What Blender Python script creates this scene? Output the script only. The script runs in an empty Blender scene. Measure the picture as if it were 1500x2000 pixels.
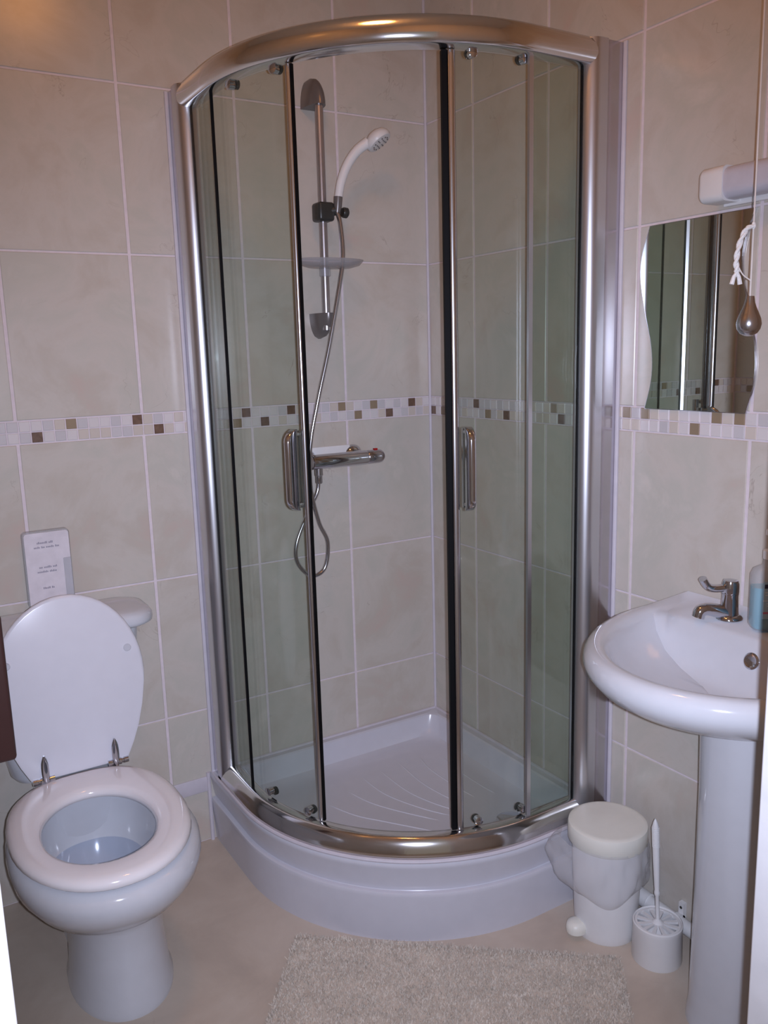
import bpy, bmesh, math, random
from mathutils import Vector, Matrix
random.seed(7)
PI = math.pi
S = bpy.context.scene
COL = S.collection

# ------------------------------------------------------------------ camera
cam_pos = Vector((-1.5219, -2.2209, 1.3879))
RT = Vector((0.85315704, -0.52091567, -0.0277476))
UP = Vector((0.11945549, 0.14331281, 0.98244177))
FW = Vector((0.50779273, 0.84149171, -0.18449457))
cd = bpy.data.cameras.new('camera')
cam = bpy.data.objects.new('camera', cd)
COL.objects.link(cam)
cd.sensor_fit = 'VERTICAL'
cd.sensor_height = 24.0
cd.lens = 1656.083 / 2000 * 24.0
cd.clip_start = 0.01
M = Matrix.Identity(4)
for r in range(3):
    M[r][0], M[r][1], M[r][2], M[r][3] = RT[r], UP[r], -FW[r], cam_pos[r]
cam.matrix_world = M
S.camera = cam

# ------------------------------------------------------------------ world, flash, exposure
W = bpy.data.worlds.new('world')
S.world = W
W.use_nodes = True
W.node_tree.nodes['Background'].inputs[0].default_value = (0.74, 0.62, 0.52, 1)
W.node_tree.nodes['Background'].inputs[1].default_value = 0.28

fl = bpy.data.lights.new('phone_flash', 'SPOT')
fl.energy = 138.0
fl.color = (0.72, 0.78, 1.0)
fl.spot_size = math.radians(92)
fl.spot_blend = 1.0
fl.shadow_soft_size = 0.006
flo = bpy.data.objects.new('phone_flash', fl)
COL.objects.link(flo)
fm = M.copy()
fpos = cam_pos + RT * 0.024
fm = fm @ Matrix.Rotation(math.radians(-3.5), 4, 'X')      # the flash points slightly below the lens axis
for r in range(3):
    fm[r][3] = fpos[r]
flo.matrix_world = fm

LAMP_STRENGTH = 26.0
LAMP_COLOR = (1.0, 0.40, 0.10, 1)

S.view_settings.view_transform = 'Standard'
S.view_settings.look = 'None'
S.view_settings.gamma = 1.0
S.view_settings.exposure = 0.0
S.view_settings.use_curve_mapping = False
S.cycles.transparent_max_bounces = 16
S.cycles.max_bounces = 8
S.cycles.sample_clamp_indirect = 6.0


# ------------------------------------------------------------------ materials
def new_mat(name):
    m = bpy.data.materials.new(name)
    m.use_nodes = True
    nt = m.node_tree
    b = nt.nodes['Principled BSDF']
    return m, nt, b


def lin(c):
    return tuple(((x / 255) / 12.92 if x / 255 <= 0.04045 else ((x / 255 + 0.055) / 1.055) ** 2.4) for x in c) + (1,)


def plain(name, rgb, rough=0.4, metal=0.0, spec=0.5, coat=0.0, var=0.04, scale=30.0, bump=0.0):
    """principled colour with a slight procedural mottling"""
    m, nt, b = new_mat(name)
    b.inputs['Roughness'].default_value = rough
    b.inputs['Metallic'].default_value = metal
    b.inputs['Specular IOR Level'].default_value = spec
    b.inputs['Coat Weight'].default_value = coat
    b.inputs['Coat Roughness'].default_value = 0.05
    tc = nt.nodes.new('ShaderNodeTexCoord')
    n = nt.nodes.new('ShaderNodeTexNoise')
    n.inputs['Scale'].default_value = scale
    n.inputs['Detail'].default_value = 4
    nt.links.new(tc.outputs['Object'], n.inputs['Vector'])
    r = nt.nodes.new('ShaderNodeValToRGB')
    c = lin(rgb)
    r.color_ramp.elements[0].position = 0.3
    r.color_ramp.elements[1].position = 0.7
    r.color_ramp.elements[0].color = tuple(max(0, x * (1 - var)) for x in c[:3]) + (1,)
    r.color_ramp.elements[1].color = tuple(min(1, x * (1 + var)) for x in c[:3]) + (1,)
    nt.links.new(n.outputs['Fac'], r.inputs['Fac'])
    nt.links.new(r.outputs['Color'], b.inputs['Base Color'])
    if bump:
        bp = nt.nodes.new('ShaderNodeBump')
        bp.inputs['Strength'].default_value = bump
        bp.inputs['Distance'].default_value = 0.002
        nt.links.new(n.outputs['Fac'], bp.inputs['Height'])
        nt.links.new(bp.outputs['Normal'], b.inputs['Normal'])
    return m


def marble(name, tones, rough=0.22, scale=3.2, vein=0.38, vein_rgb=(126, 106, 92), randomise=True):
    """mottled beige ceramic with faint hair veins; each piece gets its own cut of the pattern"""
    m, nt, b = new_mat(name)
    N, L = nt.nodes, nt.links
    b.inputs['Roughness'].default_value = rough
    tc = N.new('ShaderNodeTexCoord')
    vec = tc.outputs['Object']
    if randomise:
        oi = N.new('ShaderNodeObjectInfo')
        mul = N.new('ShaderNodeMath'); mul.operation = 'MULTIPLY'; mul.inputs[1].default_value = 61.7
        L.new(oi.outputs['Random'], mul.inputs[0])
        add = N.new('ShaderNodeVectorMath'); add.operation = 'ADD'
        L.new(vec, add.inputs[0]); L.new(mul.outputs[0], add.inputs[1])
        vec = add.outputs[0]
    n1 = N.new('ShaderNodeTexNoise')
    n1.inputs['Scale'].default_value = scale
    n1.inputs['Detail'].default_value = 7
    n1.inputs['Roughness'].default_value = 0.62
    n1.inputs['Distortion'].default_value = 0.5
    L.new(vec, n1.inputs['Vector'])
    r1 = N.new('ShaderNodeValToRGB')
    e = r1.color_ramp.elements
    e[0].position = 0.30; e[0].color = lin(tones[0])
    e[1].position = 0.72; e[1].color = lin(tones[-1])
    for i, t in enumerate(tones[1:-1]):
        x = e.new(0.30 + 0.42 * (i + 1) / (len(tones) - 1)); x.color = lin(t)
    L.new(n1.outputs['Fac'], r1.inputs['Fac'])
    # hair veins: a thin band of a distorted noise, broken up by a second noise
    n2 = N.new('ShaderNodeTexNoise')
    n2.inputs['Scale'].default_value = 4.5
    n2.inputs['Detail'].default_value = 5
    n2.inputs['Distortion'].default_value = 1.1
    L.new(vec, n2.inputs['Vector'])
    r2 = N.new('ShaderNodeValToRGB')
    e = r2.color_ramp.elements
    e[0].position = 0.4965; e[0].color = (0, 0, 0, 1)
    e[1].position = 0.5035; e[1].color = (0, 0, 0, 1)
    x = e.new(0.5); x.color = (1, 1, 1, 1)
    L.new(n2.outputs['Fac'], r2.inputs['Fac'])
    n3 = N.new('ShaderNodeTexNoise')
    n3.inputs['Scale'].default_value = 9
    L.new(vec, n3.inputs['Vector'])
    r3 = N.new('ShaderNodeValToRGB')
    r3.color_ramp.elements[0].position = 0.54
    r3.color_ramp.elements[1].position = 0.68
    L.new(n3.outputs['Fac'], r3.inputs['Fac'])
    mm = N.new('ShaderNodeMath'); mm.operation = 'MULTIPLY'
    L.new(r2.outputs['Color'], mm.inputs[0]); L.new(r3.outputs['Color'], mm.inputs[1])
    m2 = N.new('ShaderNodeMath'); m2.operation = 'MULTIPLY'; m2.inputs[1].default_value = vein
    L.new(mm.outputs[0], m2.inputs[0])
    mix = N.new('ShaderNodeMix'); mix.data_type = 'RGBA'
    mix.inputs['B'].default_value = lin(vein_rgb)
    L.new(m2.outputs[0], mix.inputs['Factor']); L.new(r1.outputs['Color'], mix.inputs['A'])
    L.new(mix.outputs['Result'], b.inputs['Base Color'])
    return m


def glass_mat(name, tint, ior=1.45, haze=0.0):
    """thin tinted glass: tinted transmission plus fresnel reflection"""
    m, nt, b = new_mat(name)
    N, L = nt.nodes, nt.links
    N.remove(b)
    out = N['Material Output']
    tr = N.new('ShaderNodeBsdfTransparent'); tr.inputs[0].default_value = tint + (1,)
    gl = N.new('ShaderNodeBsdfGlossy'); gl.inputs['Roughness'].default_value = 0.03
    tc = N.new('ShaderNodeTexCoord')
    nz = N.new('ShaderNodeTexNoise'); nz.inputs['Scale'].default_value = 14
    L.new(tc.outputs['Object'], nz.inputs['Vector'])
    rr = N.new('ShaderNodeMapRange'); rr.inputs['To Min'].default_value = 0.02; rr.inputs['To Max'].default_value = 0.06
    L.new(nz.outputs['Fac'], rr.inputs['Value']); L.new(rr.outputs['Result'], gl.inputs['Roughness'])
    # schlick reflectance from the facing angle, the same from either side of the pane
    lw = N.new('ShaderNodeLayerWeight'); lw.inputs['Blend'].default_value = 0.5
    pw = N.new('ShaderNodeMath'); pw.operation = 'POWER'; pw.inputs[1].default_value = 5.0
    L.new(lw.outputs['Facing'], pw.inputs[0])
    f0 = ((ior - 1) / (ior + 1)) ** 2
    fr = N.new('ShaderNodeMath'); fr.operation = 'MULTIPLY_ADD'; fr.inputs[1].default_value = 0.8 * (1 - f0); fr.inputs[2].default_value = f0
    L.new(pw.outputs[0], fr.inputs[0])
    mx = N.new('ShaderNodeMixShader')
    L.new(fr.outputs[0], mx.inputs[0]); L.new(tr.outputs[0], mx.inputs[1]); L.new(gl.outputs[0], mx.inputs[2])
    last = mx
    if haze:
        df = N.new('ShaderNodeBsdfDiffuse'); df.inputs[0].default_value = (0.82, 0.82, 0.84, 1)
        m2 = N.new('ShaderNodeMixShader'); m2.inputs[0].default_value = haze
        L.new(mx.outputs[0], m2.inputs[1]); L.new(df.outputs[0], m2.inputs[2])
        last = m2
    L.new(last.outputs[0], out.inputs['Surface'])
    return m


MAT = {}
MAT['tile'] = marble('beige_tile', [(198, 182, 172), (195, 187, 176), (202, 195, 186), (195, 191, 181), (207, 200, 191)], 0.25, scale=4.6)
MAT['grout'] = plain('pale_grout', (222, 211, 216), 0.8, var=0.05, scale=60)
MAT['silicone'] = plain('white_silicone', (205, 200, 208), 0.5)
MAT['floor'] = marble('beige_vinyl', [(188, 174, 160), (200, 186, 171), (208, 196, 182)], 0.42, scale=5, vein=0.15, randomise=False)
MAT['ceiling'] = plain('white_ceiling_paint', (225, 220, 210), 0.9)
MAT['paint'] = plain('cream_wall_paint', (232, 224, 212), 0.8)
MAT['gloss_white'] = plain('white_gloss_paint', (225, 224, 226), 0.3)
MAT['mos0'] = marble('mosaic_cream', [(212, 206, 206), (220, 214, 214)], 0.25, vein=0.1)
MAT['mos1'] = marble('mosaic_pale_beige', [(202, 192, 182), (210, 200, 190)], 0.25, vein=0.1)
MAT['mos2'] = marble('mosaic_pale_grey', [(196, 192, 194), (206, 202, 204)], 0.25, vein=0.1)
MAT['mos3'] = marble('mosaic_taupe', [(140, 122, 100), (156, 138, 114)], 0.25, vein=0.2)
MAT['mos4'] = marble('mosaic_brown', [(92, 72, 60), (130, 104, 88)], 0.25, scale=40, vein=0.2)
MAT['ceramic'] = plain('white_ceramic', (206, 208, 214), 0.12, coat=0.3, var=0.015)
MAT['acrylic'] = plain('white_acrylic', (205, 204, 212), 0.22, var=0.015)
MAT['seat'] = plain('white_seat_lacquer', (238, 234, 236), 0.12, coat=0.3, var=0.012)
MAT['lid'] = plain('white_lid_lacquer', (222, 222, 230), 0.25, var=0.012)
MAT['white_plastic'] = plain('white_plastic', (230, 229, 229), 0.35, var=0.02)
MAT['cream_plastic'] = plain('cream_plastic', (232, 230, 220), 0.4, var=0.02)
MAT['grey_plastic'] = plain('silver_grey_plastic', (120, 114, 112), 0.3, metal=0.35, var=0.03)
MAT['dark_plastic'] = plain('dark_grey_plastic', (52, 52, 50), 0.35, var=0.05)
MAT['black'] = plain('black_rubber', (7, 7, 10), 0.6, spec=0.15)
MAT['chrome'] = plain('chrome', (205, 206, 212), 0.08, metal=1.0, var=0.02, scale=8)
MAT['post_chrome'] = plain('post_chrome', (212, 213, 220), 0.32, metal=1.0, var=0.02, scale=8)
MAT['rail_chrome'] = plain('rail_chrome', (224, 222, 222), 0.13, metal=1.0, var=0.02, scale=8)
MAT['strip_chrome'] = plain('strip_chrome', (208, 209, 216), 0.2, metal=1.0, var=0.02, scale=8)
MAT['satin'] = plain('satin_chrome', (196, 194, 200), 0.2, metal=1.0, var=0.03, scale=8)
MAT['alu'] = plain('brushed_aluminium', (190, 186, 190), 0.3, metal=0.9, var=0.03, scale=60)
MAT['glass'] = glass_mat('shower_glass', (0.895, 0.925, 0.905))
MAT['clear'] = glass_mat('clear_plastic', (0.93, 0.94, 0.95), haze=0.22)
MAT['smoke'] = glass_mat('smoky_plastic', (0.78, 0.78, 0.80), haze=0.22)
MAT['film'] = glass_mat('bag_film', (0.95, 0.95, 0.96), ior=1.35, haze=0.26)
MAT['mirror'] = plain('mirror_silver', (222, 228, 224), 0.012, metal=1.0, var=0.0)
MAT['water'] = glass_mat('toilet_water', (0.86, 0.9, 0.96), ior=1.33)
MAT['red'] = plain('red_plastic', (170, 24, 28), 0.3)
MAT['brown'] = plain('dark_brown_plastic', (70, 46, 44), 0.4)
MAT['mat'] = plain('cream_cotton_pile', (214, 204, 191), 0.95, var=0.1, scale=18)
MAT['matbase'] = plain('cream_cotton_backing', (204, 192, 178), 0.95, var=0.1, scale=40)
MAT['cord'] = plain('white_cord', (225, 216, 210), 0.8)
MAT['rope'] = plain('white_twisted_cord', (228, 226, 224), 0.85, var=0.12, scale=300)
MAT['diffuser'] = plain('opal_diffuser', (196, 194, 204), 0.3)
MAT['soap'] = plain('blue_liquid_soap', (96, 172, 192), 0.2)
MAT['label'] = plain('pale_blue_label', (170, 200, 220), 0.4)
MAT['ink'] = plain('navy_ink', (44, 52, 86), 0.5)
MAT['ink_grey'] = plain('grey_ink', (150, 146, 160), 0.6)
MAT['ink_white'] = plain('white_ink', (226, 230, 236), 0.5)
MAT['ink_red'] = plain('red_ink', (196, 120, 150), 0.5)
MAT['pack'] = plain('white_film_pack', (222, 216, 222), 0.3, var=0.07, scale=40, bump=0.4)


# ------------------------------------------------------------------ mesh helpers
ORG = {}


def org(parent):
    return ORG.get(parent, Vector((0, 0, 0))) if parent else Vector((0, 0, 0))


def mk(name, verts, faces, mat, parent=None, smooth=True, angle=38, at=None):
    """one mesh object from world-space vertices, parented without rotation"""
    o0 = org(parent) if parent else (Vector(at) if at else Vector((0, 0, 0)))
    me = bpy.data.meshes.new(name)
    me.from_pydata([tuple(Vector(v) - o0) for v in verts], [], faces)
    me.validate()
    bm = bmesh.new(); bm.from_mesh(me)
    bmesh.ops.remove_doubles(bm, verts=bm.verts, dist=1e-6)
    bmesh.ops.recalc_face_normals(bm, faces=bm.faces)
    bm.to_mesh(me); bm.free()
    if smooth:
        me.shade_smooth()
        me.set_sharp_from_angle(angle=math.radians(angle))
    me.materials.append(MAT[mat] if isinstance(mat, str) else mat)
    o = bpy.data.objects.new(name, me)
    COL.objects.link(o)
    if parent:
        o.parent = parent
    else:
        o.location = o0
    ORG[o] = o0
    return o


def thing(name, loc, label, cat, group=None):
    o = bpy.data.objects.new(name, None)
    COL.objects.link(o)
    o.location = loc
    o.empty_display_size = 0.05
    ORG[o] = Vector(loc)
    return tag(o, label, cat, group)


def tag(o, label, cat, group=None):
    o['label'] = label
    o['category'] = cat
    if group:
        o['group'] = group
    return o


def structure(o):
    o['kind'] = 'structure'
    return o


def box_vf(x0, x1, y0, y1, z0, z1):
    v = [(x, y, z) for x in (x0, x1) for y in (y0, y1) for z in (z0, z1)]
    f = [(0, 1, 3, 2), (4, 6, 7, 5), (0, 4, 5, 1), (2, 3, 7, 6), (0, 2, 6, 4), (1, 5, 7, 3)]
    return v, f


def merge(*parts):
    V, F = [], []
    for v, f in parts:
        o = len(V)
        V += list(v)
        F += [tuple(i + o for i in q) for q in f]
    return V, F


def box(name, x0, x1, y0, y1, z0, z1, mat, parent=None, bevel=0.0, seg=3):
    v, f = box_vf(x0, x1, y0, y1, z0, z1)
    o = mk(name, v, f, mat, parent, smooth=bool(bevel))
    if bevel:
        bm = bmesh.new(); bm.from_mesh(o.data)
        bmesh.ops.bevel(bm, geom=list(bm.edges), offset=bevel, segments=seg, profile=0.5, affect='EDGES')
        bm.to_mesh(o.data); bm.free()
        o.data.shade_smooth(); o.data.set_sharp_from_angle(angle=math.radians(50))
    return o


def loft(rings, cap0=True, cap1=True, closed=True):
    n = len(rings[0])
    V = [tuple(p) for r in rings for p in r]
    F = []
    for i in range(len(rings) - 1):
        for j in range(n if closed else n - 1):
            k = (j + 1) % n
            F.append((i * n + j, i * n + k, (i + 1) * n + k, (i + 1) * n + j))
    if cap0:
        F.append(tuple(range(n - 1, -1, -1)))
    if cap1:
        F.append(tuple((len(rings) - 1) * n + j for j in range(n)))
    return V, F


def frame_for(d):
    d = Vector(d).normalized()
    a = Vector((0, 0, 1)) if abs(d.z) < 0.9 else Vector((1, 0, 0))
    u = d.cross(a).normalized()
    return u, d.cross(u).normalized()


def tube(pts, rad, seg=12, cap=True):
    pts = [Vector(p) for p in pts]
    n = len(pts)
    rr = rad if isinstance(rad, (list, tuple)) else [rad] * n
    rings = []
    u = None
    for i, p in enumerate(pts):
        t = (pts[min(i + 1, n - 1)] - pts[max(i - 1, 0)]).normalized()
        if u is None:
            u, w = frame_for(t)
        else:
            u = (u - t * u.dot(t)).normalized()
        w = t.cross(u)
        rings.append([p + (u * math.cos(a) + w * math.sin(a)) * rr[i] for a in [2 * PI * k / seg for k in range(seg)]])
    return loft(rings, cap, cap)


def lathe(c, prof, seg=40, axis=(0, 0, 1), cap0=True, cap1=True):
    """prof: list of (radius, height along axis)"""
    c = Vector(c); ax = Vector(axis).normalized()
    u, w = frame_for(ax)
    rings = [[c + ax * h + (u * math.cos(2 * PI * k / seg) + w * math.sin(2 * PI * k / seg)) * max(r, 1e-4) for k in range(seg)] for r, h in prof]
    return loft(rings, cap0, cap1)


def spline(pts, n=8):
    """catmull-rom through pts"""
    P = [Vector(p) for p in pts]
    P = [P[0] * 2 - P[1]] + P + [P[-1] * 2 - P[-2]]
    out = []
    for i in range(1, len(P) - 2):
        a, b, c, d = P[i - 1:i + 3]
        for k in range(n):
            t = k / n
            out.append(0.5 * ((2 * b) + (c - a) * t + (2 * a - 5 * b + 4 * c - d) * t * t + (3 * b - a - 3 * c + d) * t ** 3))
    out.append(P[-2])
    return out


# ------------------------------------------------------------------ setting: shell
XL, YF, ZC = -1.50, -1.70, 2.60          # left wall, front wall, ceiling
ROWS = [(0.0, 0.4025), (0.4025, 0.7996), (0.7996, 1.1936), (1.2487, 1.6486), (1.6486, 2.051), (2.051, 2.4535), (2.4535, ZC)]
MZ0, MZ1 = 1.1936, 1.2487
PITCH = 0.3035
GV, GH = 0.0078, 0.0048                  # grout joints
GD = 0.0025                              # joint depth

floor = structure(mk('floor', *box_vf(XL - 0.1, 0.1, -3.2, 0.1, -0.1, 0.0), 'floor', smooth=False))
ceil = structure(mk('ceiling', *box_vf(XL - 0.1, 0.1, YF - 0.1, 0.1, ZC, ZC + 0.1), 'ceiling', smooth=False))
wall_back = structure(mk('wall_back', *box_vf(XL - 0.1, 0.1, GD, 0.1, 0, ZC), 'grout', smooth=False))
wall_right = structure(mk('wall_right', *box_vf(GD, 0.1, YF - 0.1, GD, 0, ZC), 'grout', smooth=False))
wall_left = structure(mk('wall_left', *box_vf(XL - 0.1, XL - GD, YF - 0.1, GD, 0, ZC), 'grout', smooth=False))
DX0, DX1, DZ = -1.494, -0.722, 2.03
wall_front = structure(mk('wall_front', *merge(box_vf(DX1 + 0.025, GD, YF - 0.1, YF, 0, ZC),
                                               box_vf(XL - 0.1, DX1 + 0.025, YF - 0.1, YF, DZ + 0.03, ZC)), 'paint', smooth=False))
structure(box('trim_1', DX1, DX1 + 0.025, YF - 0.115, YF + 0.012, 0, DZ + 0.03, 'gloss_white', bevel=0.003, seg=2))
structure(box('trim_2', XL - 0.1, DX0, YF - 0.115, YF - 0.02, 0, DZ + 0.03, 'gloss_white', bevel=0.003, seg=2))
structure(box('trim_3', DX0, DX1, YF - 0.115, YF + 0.012, DZ, DZ + 0.03, 'gloss_white', bevel=0.003, seg=2))
structure(box('trim_4', DX1 - 0.003, DX1, YF - 0.085, YF - 0.045, 0, DZ, 'gloss_white', bevel=0.001, seg=2))

# tiles: local mesh in (s along wall, depth, z), shared between alike sizes
TM = {}


def tile_mesh(w, h, kind, mat, th=0.006, bev=0.0015):
    key = (round(w, 4), round(h, 4), kind)
    if key in TM:
        return TM[key]
    # x = along, y = depth (0 is the visible face, +y into the wall), z = up
    r0 = [(-w / 2, th, -h / 2), (w / 2, th, -h / 2), (w / 2, th, h / 2), (-w / 2, th, h / 2)]
    r1 = [(-w / 2, bev, -h / 2), (w / 2, bev, -h / 2), (w / 2, bev, h / 2), (-w / 2, bev, h / 2)]
    a, b = w / 2 - bev, h / 2 - bev
    r2 = [(-a, 0, -b), (a, 0, -b), (a, 0, b), (-a, 0, b)]
    V, F = loft([r0, r1, r2], True, True)
    me = bpy.data.meshes.new(kind)
    me.from_pydata(V, [], F)
    bm = bmesh.new(); bm.from_mesh(me); bmesh.ops.recalc_face_normals(bm, faces=bm.faces); bm.to_mesh(me); bm.free()
    me.materials.append(MAT[mat])
    TM[key] = me
    return me


def place_piece(name, me, parent, wall, s, z):
    o = bpy.data.objects.new(name, me)
    COL.objects.link(o)
    j = random.uniform(-0.0003, 0.0003)
    if wall == 'back':
        o.location = (-s, j, z)
    elif wall == 'right':
        o.location = (j, -s, z); o.rotation_euler = (0, 0, -PI / 2)
    else:
        o.location = (XL + j, -s, z); o.rotation_euler = (0, 0, PI / 2)
    o.parent = parent
    return o


DARK = {'back': {(39, 1): 3, (33, 1): 4, (31, 0): 4, (42, 0): 4, (20, 0): 4, (17, 1): 4, (22, 1): 4, (11, 1): 3, (9, 0): 3,
                 (7, 1): 3, (5, 0): 4, (2, 1): 4, (23, 0): 3, (26, 0): 3, (50, 1): 4, (48, 0): 3, (46, 0): 4},
        'right': {(0, 0): 4, (2, 0): 3, (8, 1): 4, (10, 0): 3, (13, 0): 4, (20, 1): 3, (21, 0): 4, (27, 1): 3, (29, 1): 3,
                  (31, 1): 3, (36, 0): 3, (38, 1): 3, (40, 1): 3, (34, 0): 1, (6, 0): 1, (44, 0): 3, (49, 1): 4},
        'left': {}}
for i in range(14):
    DARK['left'][(random.randrange(0, 60), random.randrange(2))] = random.choice((3, 4))
MP = 0.0275


def tile_wall(wall, parent, edges):
    for (z0, z1) in ROWS:
        for a, b in zip(edges[:-1], edges[1:]):
            w, h = b - a - GV, z1 - z0 - GH
            if w < 0.01:
                continue
            place_piece('tile', tile_mesh(w, h, 'tile', 'tile'), parent, wall, (a + b) / 2, (z0 + z1) / 2)
    L_ = edges[-1]
    rnd = random.Random(len(wall) * 17)
    for r in range(2):
        i = 0
        while (i + 1) * MP <= L_ + 1e-6:
            k = DARK[wall].get((i, r))
            if k is None:
                k = rnd.choices((0, 1, 2), (0.5, 0.25, 0.25))[0]
            zc = MZ0 + (r + 0.5) * (MZ1 - MZ0) / 2
            place_piece('mosaic_piece', tile_mesh(MP - 0.0028, MP - 0.0028, 'mosaic%d' % k, 'mos%d' % k, 0.006, 0.001), parent, wall, (i + 0.5) * MP, zc)
            i += 1


tile_wall('back', wall_back, [0.0, 0.3010, 0.6035, 0.9078, 1.2150, 1.4975])
tile_wall('right', wall_right, [0.0, 0.2298, 0.5340, 0.8350, 1.1401, 1.4440, 1.695])
tile_wall('left', wall_left, [0.0, 0.21, 0.5135, 0.817, 1.1205, 1.424, 1.695])
# white bead in the shower corner
structure(mk('trim_5', *tube([(-0.002, -0.002, 0.2), (-0.002, -0.002, ZC)], 0.0045, 10), 'silicone'))

# white filler band on the wall beside the tray
strip = structure(box('trim_6', -1.02, -0.803, -0.004, 0.001, 0.155, 0.200, 'silicone', bevel=0.0015, seg=2))

# ------------------------------------------------------------------ ceiling lamp (gives the warm light)
def emission(name, col, strength):
    m, nt, b = new_mat(name)
    b.inputs['Base Color'].default_value = (0.8, 0.78, 0.72, 1)
    b.inputs['Emission Color'].default_value = col
    b.inputs['Emission Strength'].default_value = strength
    return m


LX, LY = -0.92, -1.02
lamp = thing('ceiling_lamp', (LX, LY, ZC - 0.1), 'round flush ceiling lamp with frosted dome over the bathroom floor', 'lamp')
mk('lamp_base', *lathe((LX, LY, ZC - 0.03), [(0.10, 0), (0.125, 0.004), (0.13, 0.02), (0.13, 0.03)]), 'white_plastic', lamp)
mk('lamp_dome', *lathe((LX, LY, ZC - 0.085), [(0.001, 0), (0.04, 0.004), (0.075, 0.016), (0.098, 0.036), (0.105, 0.056)]),
   emission('warm_lamp_glow', LAMP_COLOR, LAMP_STRENGTH), lamp)

# ------------------------------------------------------------------ shower tray
def tray_ring(d, e, z, rc=0.0):
    """closed outline, d = inset from the two walls, e = inset from the front"""
    pts = []
    R = 0.55 - e
    if rc > 0:
        for k in range(7):
            a = PI / 2 * k / 6
            pts.append((-d - rc + rc * math.cos(a), -d - rc + rc * math.sin(a), z))
    else:
        pts += [(-d, -d, z)] * 7
    x = -0.25 - R
    for k in range(1, 7):
        pts.append((-d - rc + (x + rc * 0.6 + d + rc) * k / 6, -d, z))
    pts.append((x, -d - rc * 0.6, z))
    for k in range(1, 3):
        pts.append((x, -d - rc * 0.6 + (-0.25 + d + rc * 0.6) * k / 3, z))
    for k in range(41):
        a = PI + PI / 2 * k / 40
        pts.append((-0.25 + R * math.cos(a), -0.25 + R * math.sin(a), z))
    y = -0.25 - R
    for k in range(1, 3):
        pts.append((-0.25 + (0.25 - d - rc * 0.6) * k / 3, y, z))
    pts.append((-d - rc * 0.6, y, z))
    for k in range(0, 6):
        pts.append((-d, y + rc * 0.6 + (-d - rc - y - rc * 0.6) * k / 6, z))
    return pts


TT = 0.212
tray = thing('shower_tray', (-0.35, -0.35, 0.0), 'white quadrant shower tray with stepped curved front panel', 'shower tray')
rings = [tray_ring(0.001, 0.012, 0.0), tray_ring(0.001, 0.004, 0.120), tray_ring(0.001, 0.0040, 0.1280), tray_ring(0.001, 0.0050, 0.1303), tray_ring(0.001, 0.0075, 0.1312),
         tray_ring(0.001, 0.0155, 0.1314), tray_ring(0.001, 0.0165, 0.133), tray_ring(0.001, 0.013, 0.150), tray_ring(0.001, 0.006, 0.192), tray_ring(0.001, 0.0035, 0.198), tray_ring(0.001, 0.004, 0.205),
         tray_ring(0.001, 0.007, TT - 0.001), tray_ring(0.001, 0.014, TT), tray_ring(0.026, 0.062, TT, 0.03), tray_ring(0.031, 0.067, TT - 0.004, 0.035),
         tray_ring(0.040, 0.075, 0.17, 0.045), tray_ring(0.052, 0.085, 0.150, 0.055), tray_ring(0.07, 0.1, 0.142, 0.06)]
mk('tray_body', *loft(rings, True, True), 'acrylic', tray, angle=32)
DR = Vector((-0.17, -0.60))
for ln in ([(-0.61, -0.29), (-0.575, -0.385), (-0.52, -0.465), (-0.43, -0.575)], [(-0.545, -0.239), (-0.506, -0.339), (-0.455, -0.412), (-0.355, -0.548)],
           [(-0.463, -0.202), (-0.438, -0.304), (-0.393, -0.392), (-0.32, -0.505)], [(-0.385, -0.150), (-0.379, -0.288), (-0.335, -0.41), (-0.285, -0.496)],
           [(-0.318, -0.14), (-0.318, -0.30), (-0.295, -0.40), (-0.255, -0.49)], [(-0.242, -0.118), (-0.255, -0.28), (-0.246, -0.38), (-0.225, -0.47)],
           [(-0.169, -0.149), (-0.188, -0.236), (-0.186, -0.36), (-0.175, -0.46)], [(-0.11, -0.19), (-0.122, -0.30), (-0.122, -0.40), (-0.115, -0.47)]):
    pp = spline([(x, y, 0.1406) for x, y in ln], 5)
    mk('ridge', *tube(pp, [0.0004, 0.002] + [0.0030] * (len(pp) - 4) + [0.002, 0.0004], 12), 'acrylic', tray)
mk('drain', *lathe((DR.x, DR.y, 0.142), [(0.042, 0), (0.042, 0.003), (0.036, 0.006), (0.001, 0.0075)]), 'chrome', tray)
mk('sealant', *merge(tube([(-0.004, -0.003, TT), (-0.79, -0.003, TT)], 0.005, 8), tube([(-0.003, -0.004, TT), (-0.003, -0.79, TT)], 0.005, 8)), 'silicone', tray)
mk('sealant', *merge(tube([(-0.8005, -0.003, 0.0), (-0.8015, -0.003, TT)], 0.006, 8)), 'silicone', tray)

# ------------------------------------------------------------------ shower enclosure
def epath(r, s0, s1, n=48):
    """points along the quadrant track of radius r, s is an angle in degrees; below 180 / above 270 it runs straight on"""
    out = []
    for k in range(n + 1):
        s = s0 + (s1 - s0) * k / n
        if s < 180:
            p = (-0.25 - r, -0.25 + math.radians(180 - s) * r, -1, 0)
        elif s > 270:
            p = (-0.25 + math.radians(s - 270) * r, -0.25 - r, 0, -1)
        else:
            a = math.radians(s)
            p = (-0.25 + r * math.cos(a), -0.25 + r * math.sin(a), math.cos(a), math.sin(a))
        out.append(p)
    return out


def esweep(r, s0, s1, sec, n=48):
    rings = []
    for x, y, nx, ny in epath(r, s0, s1, n):
        rings.append([(x + nx * dr, y + ny * dr, z) for dr, z in sec])
    return loft(rings, True, True)


def deg(length, r):
    return math.degrees(length / r)


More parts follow.
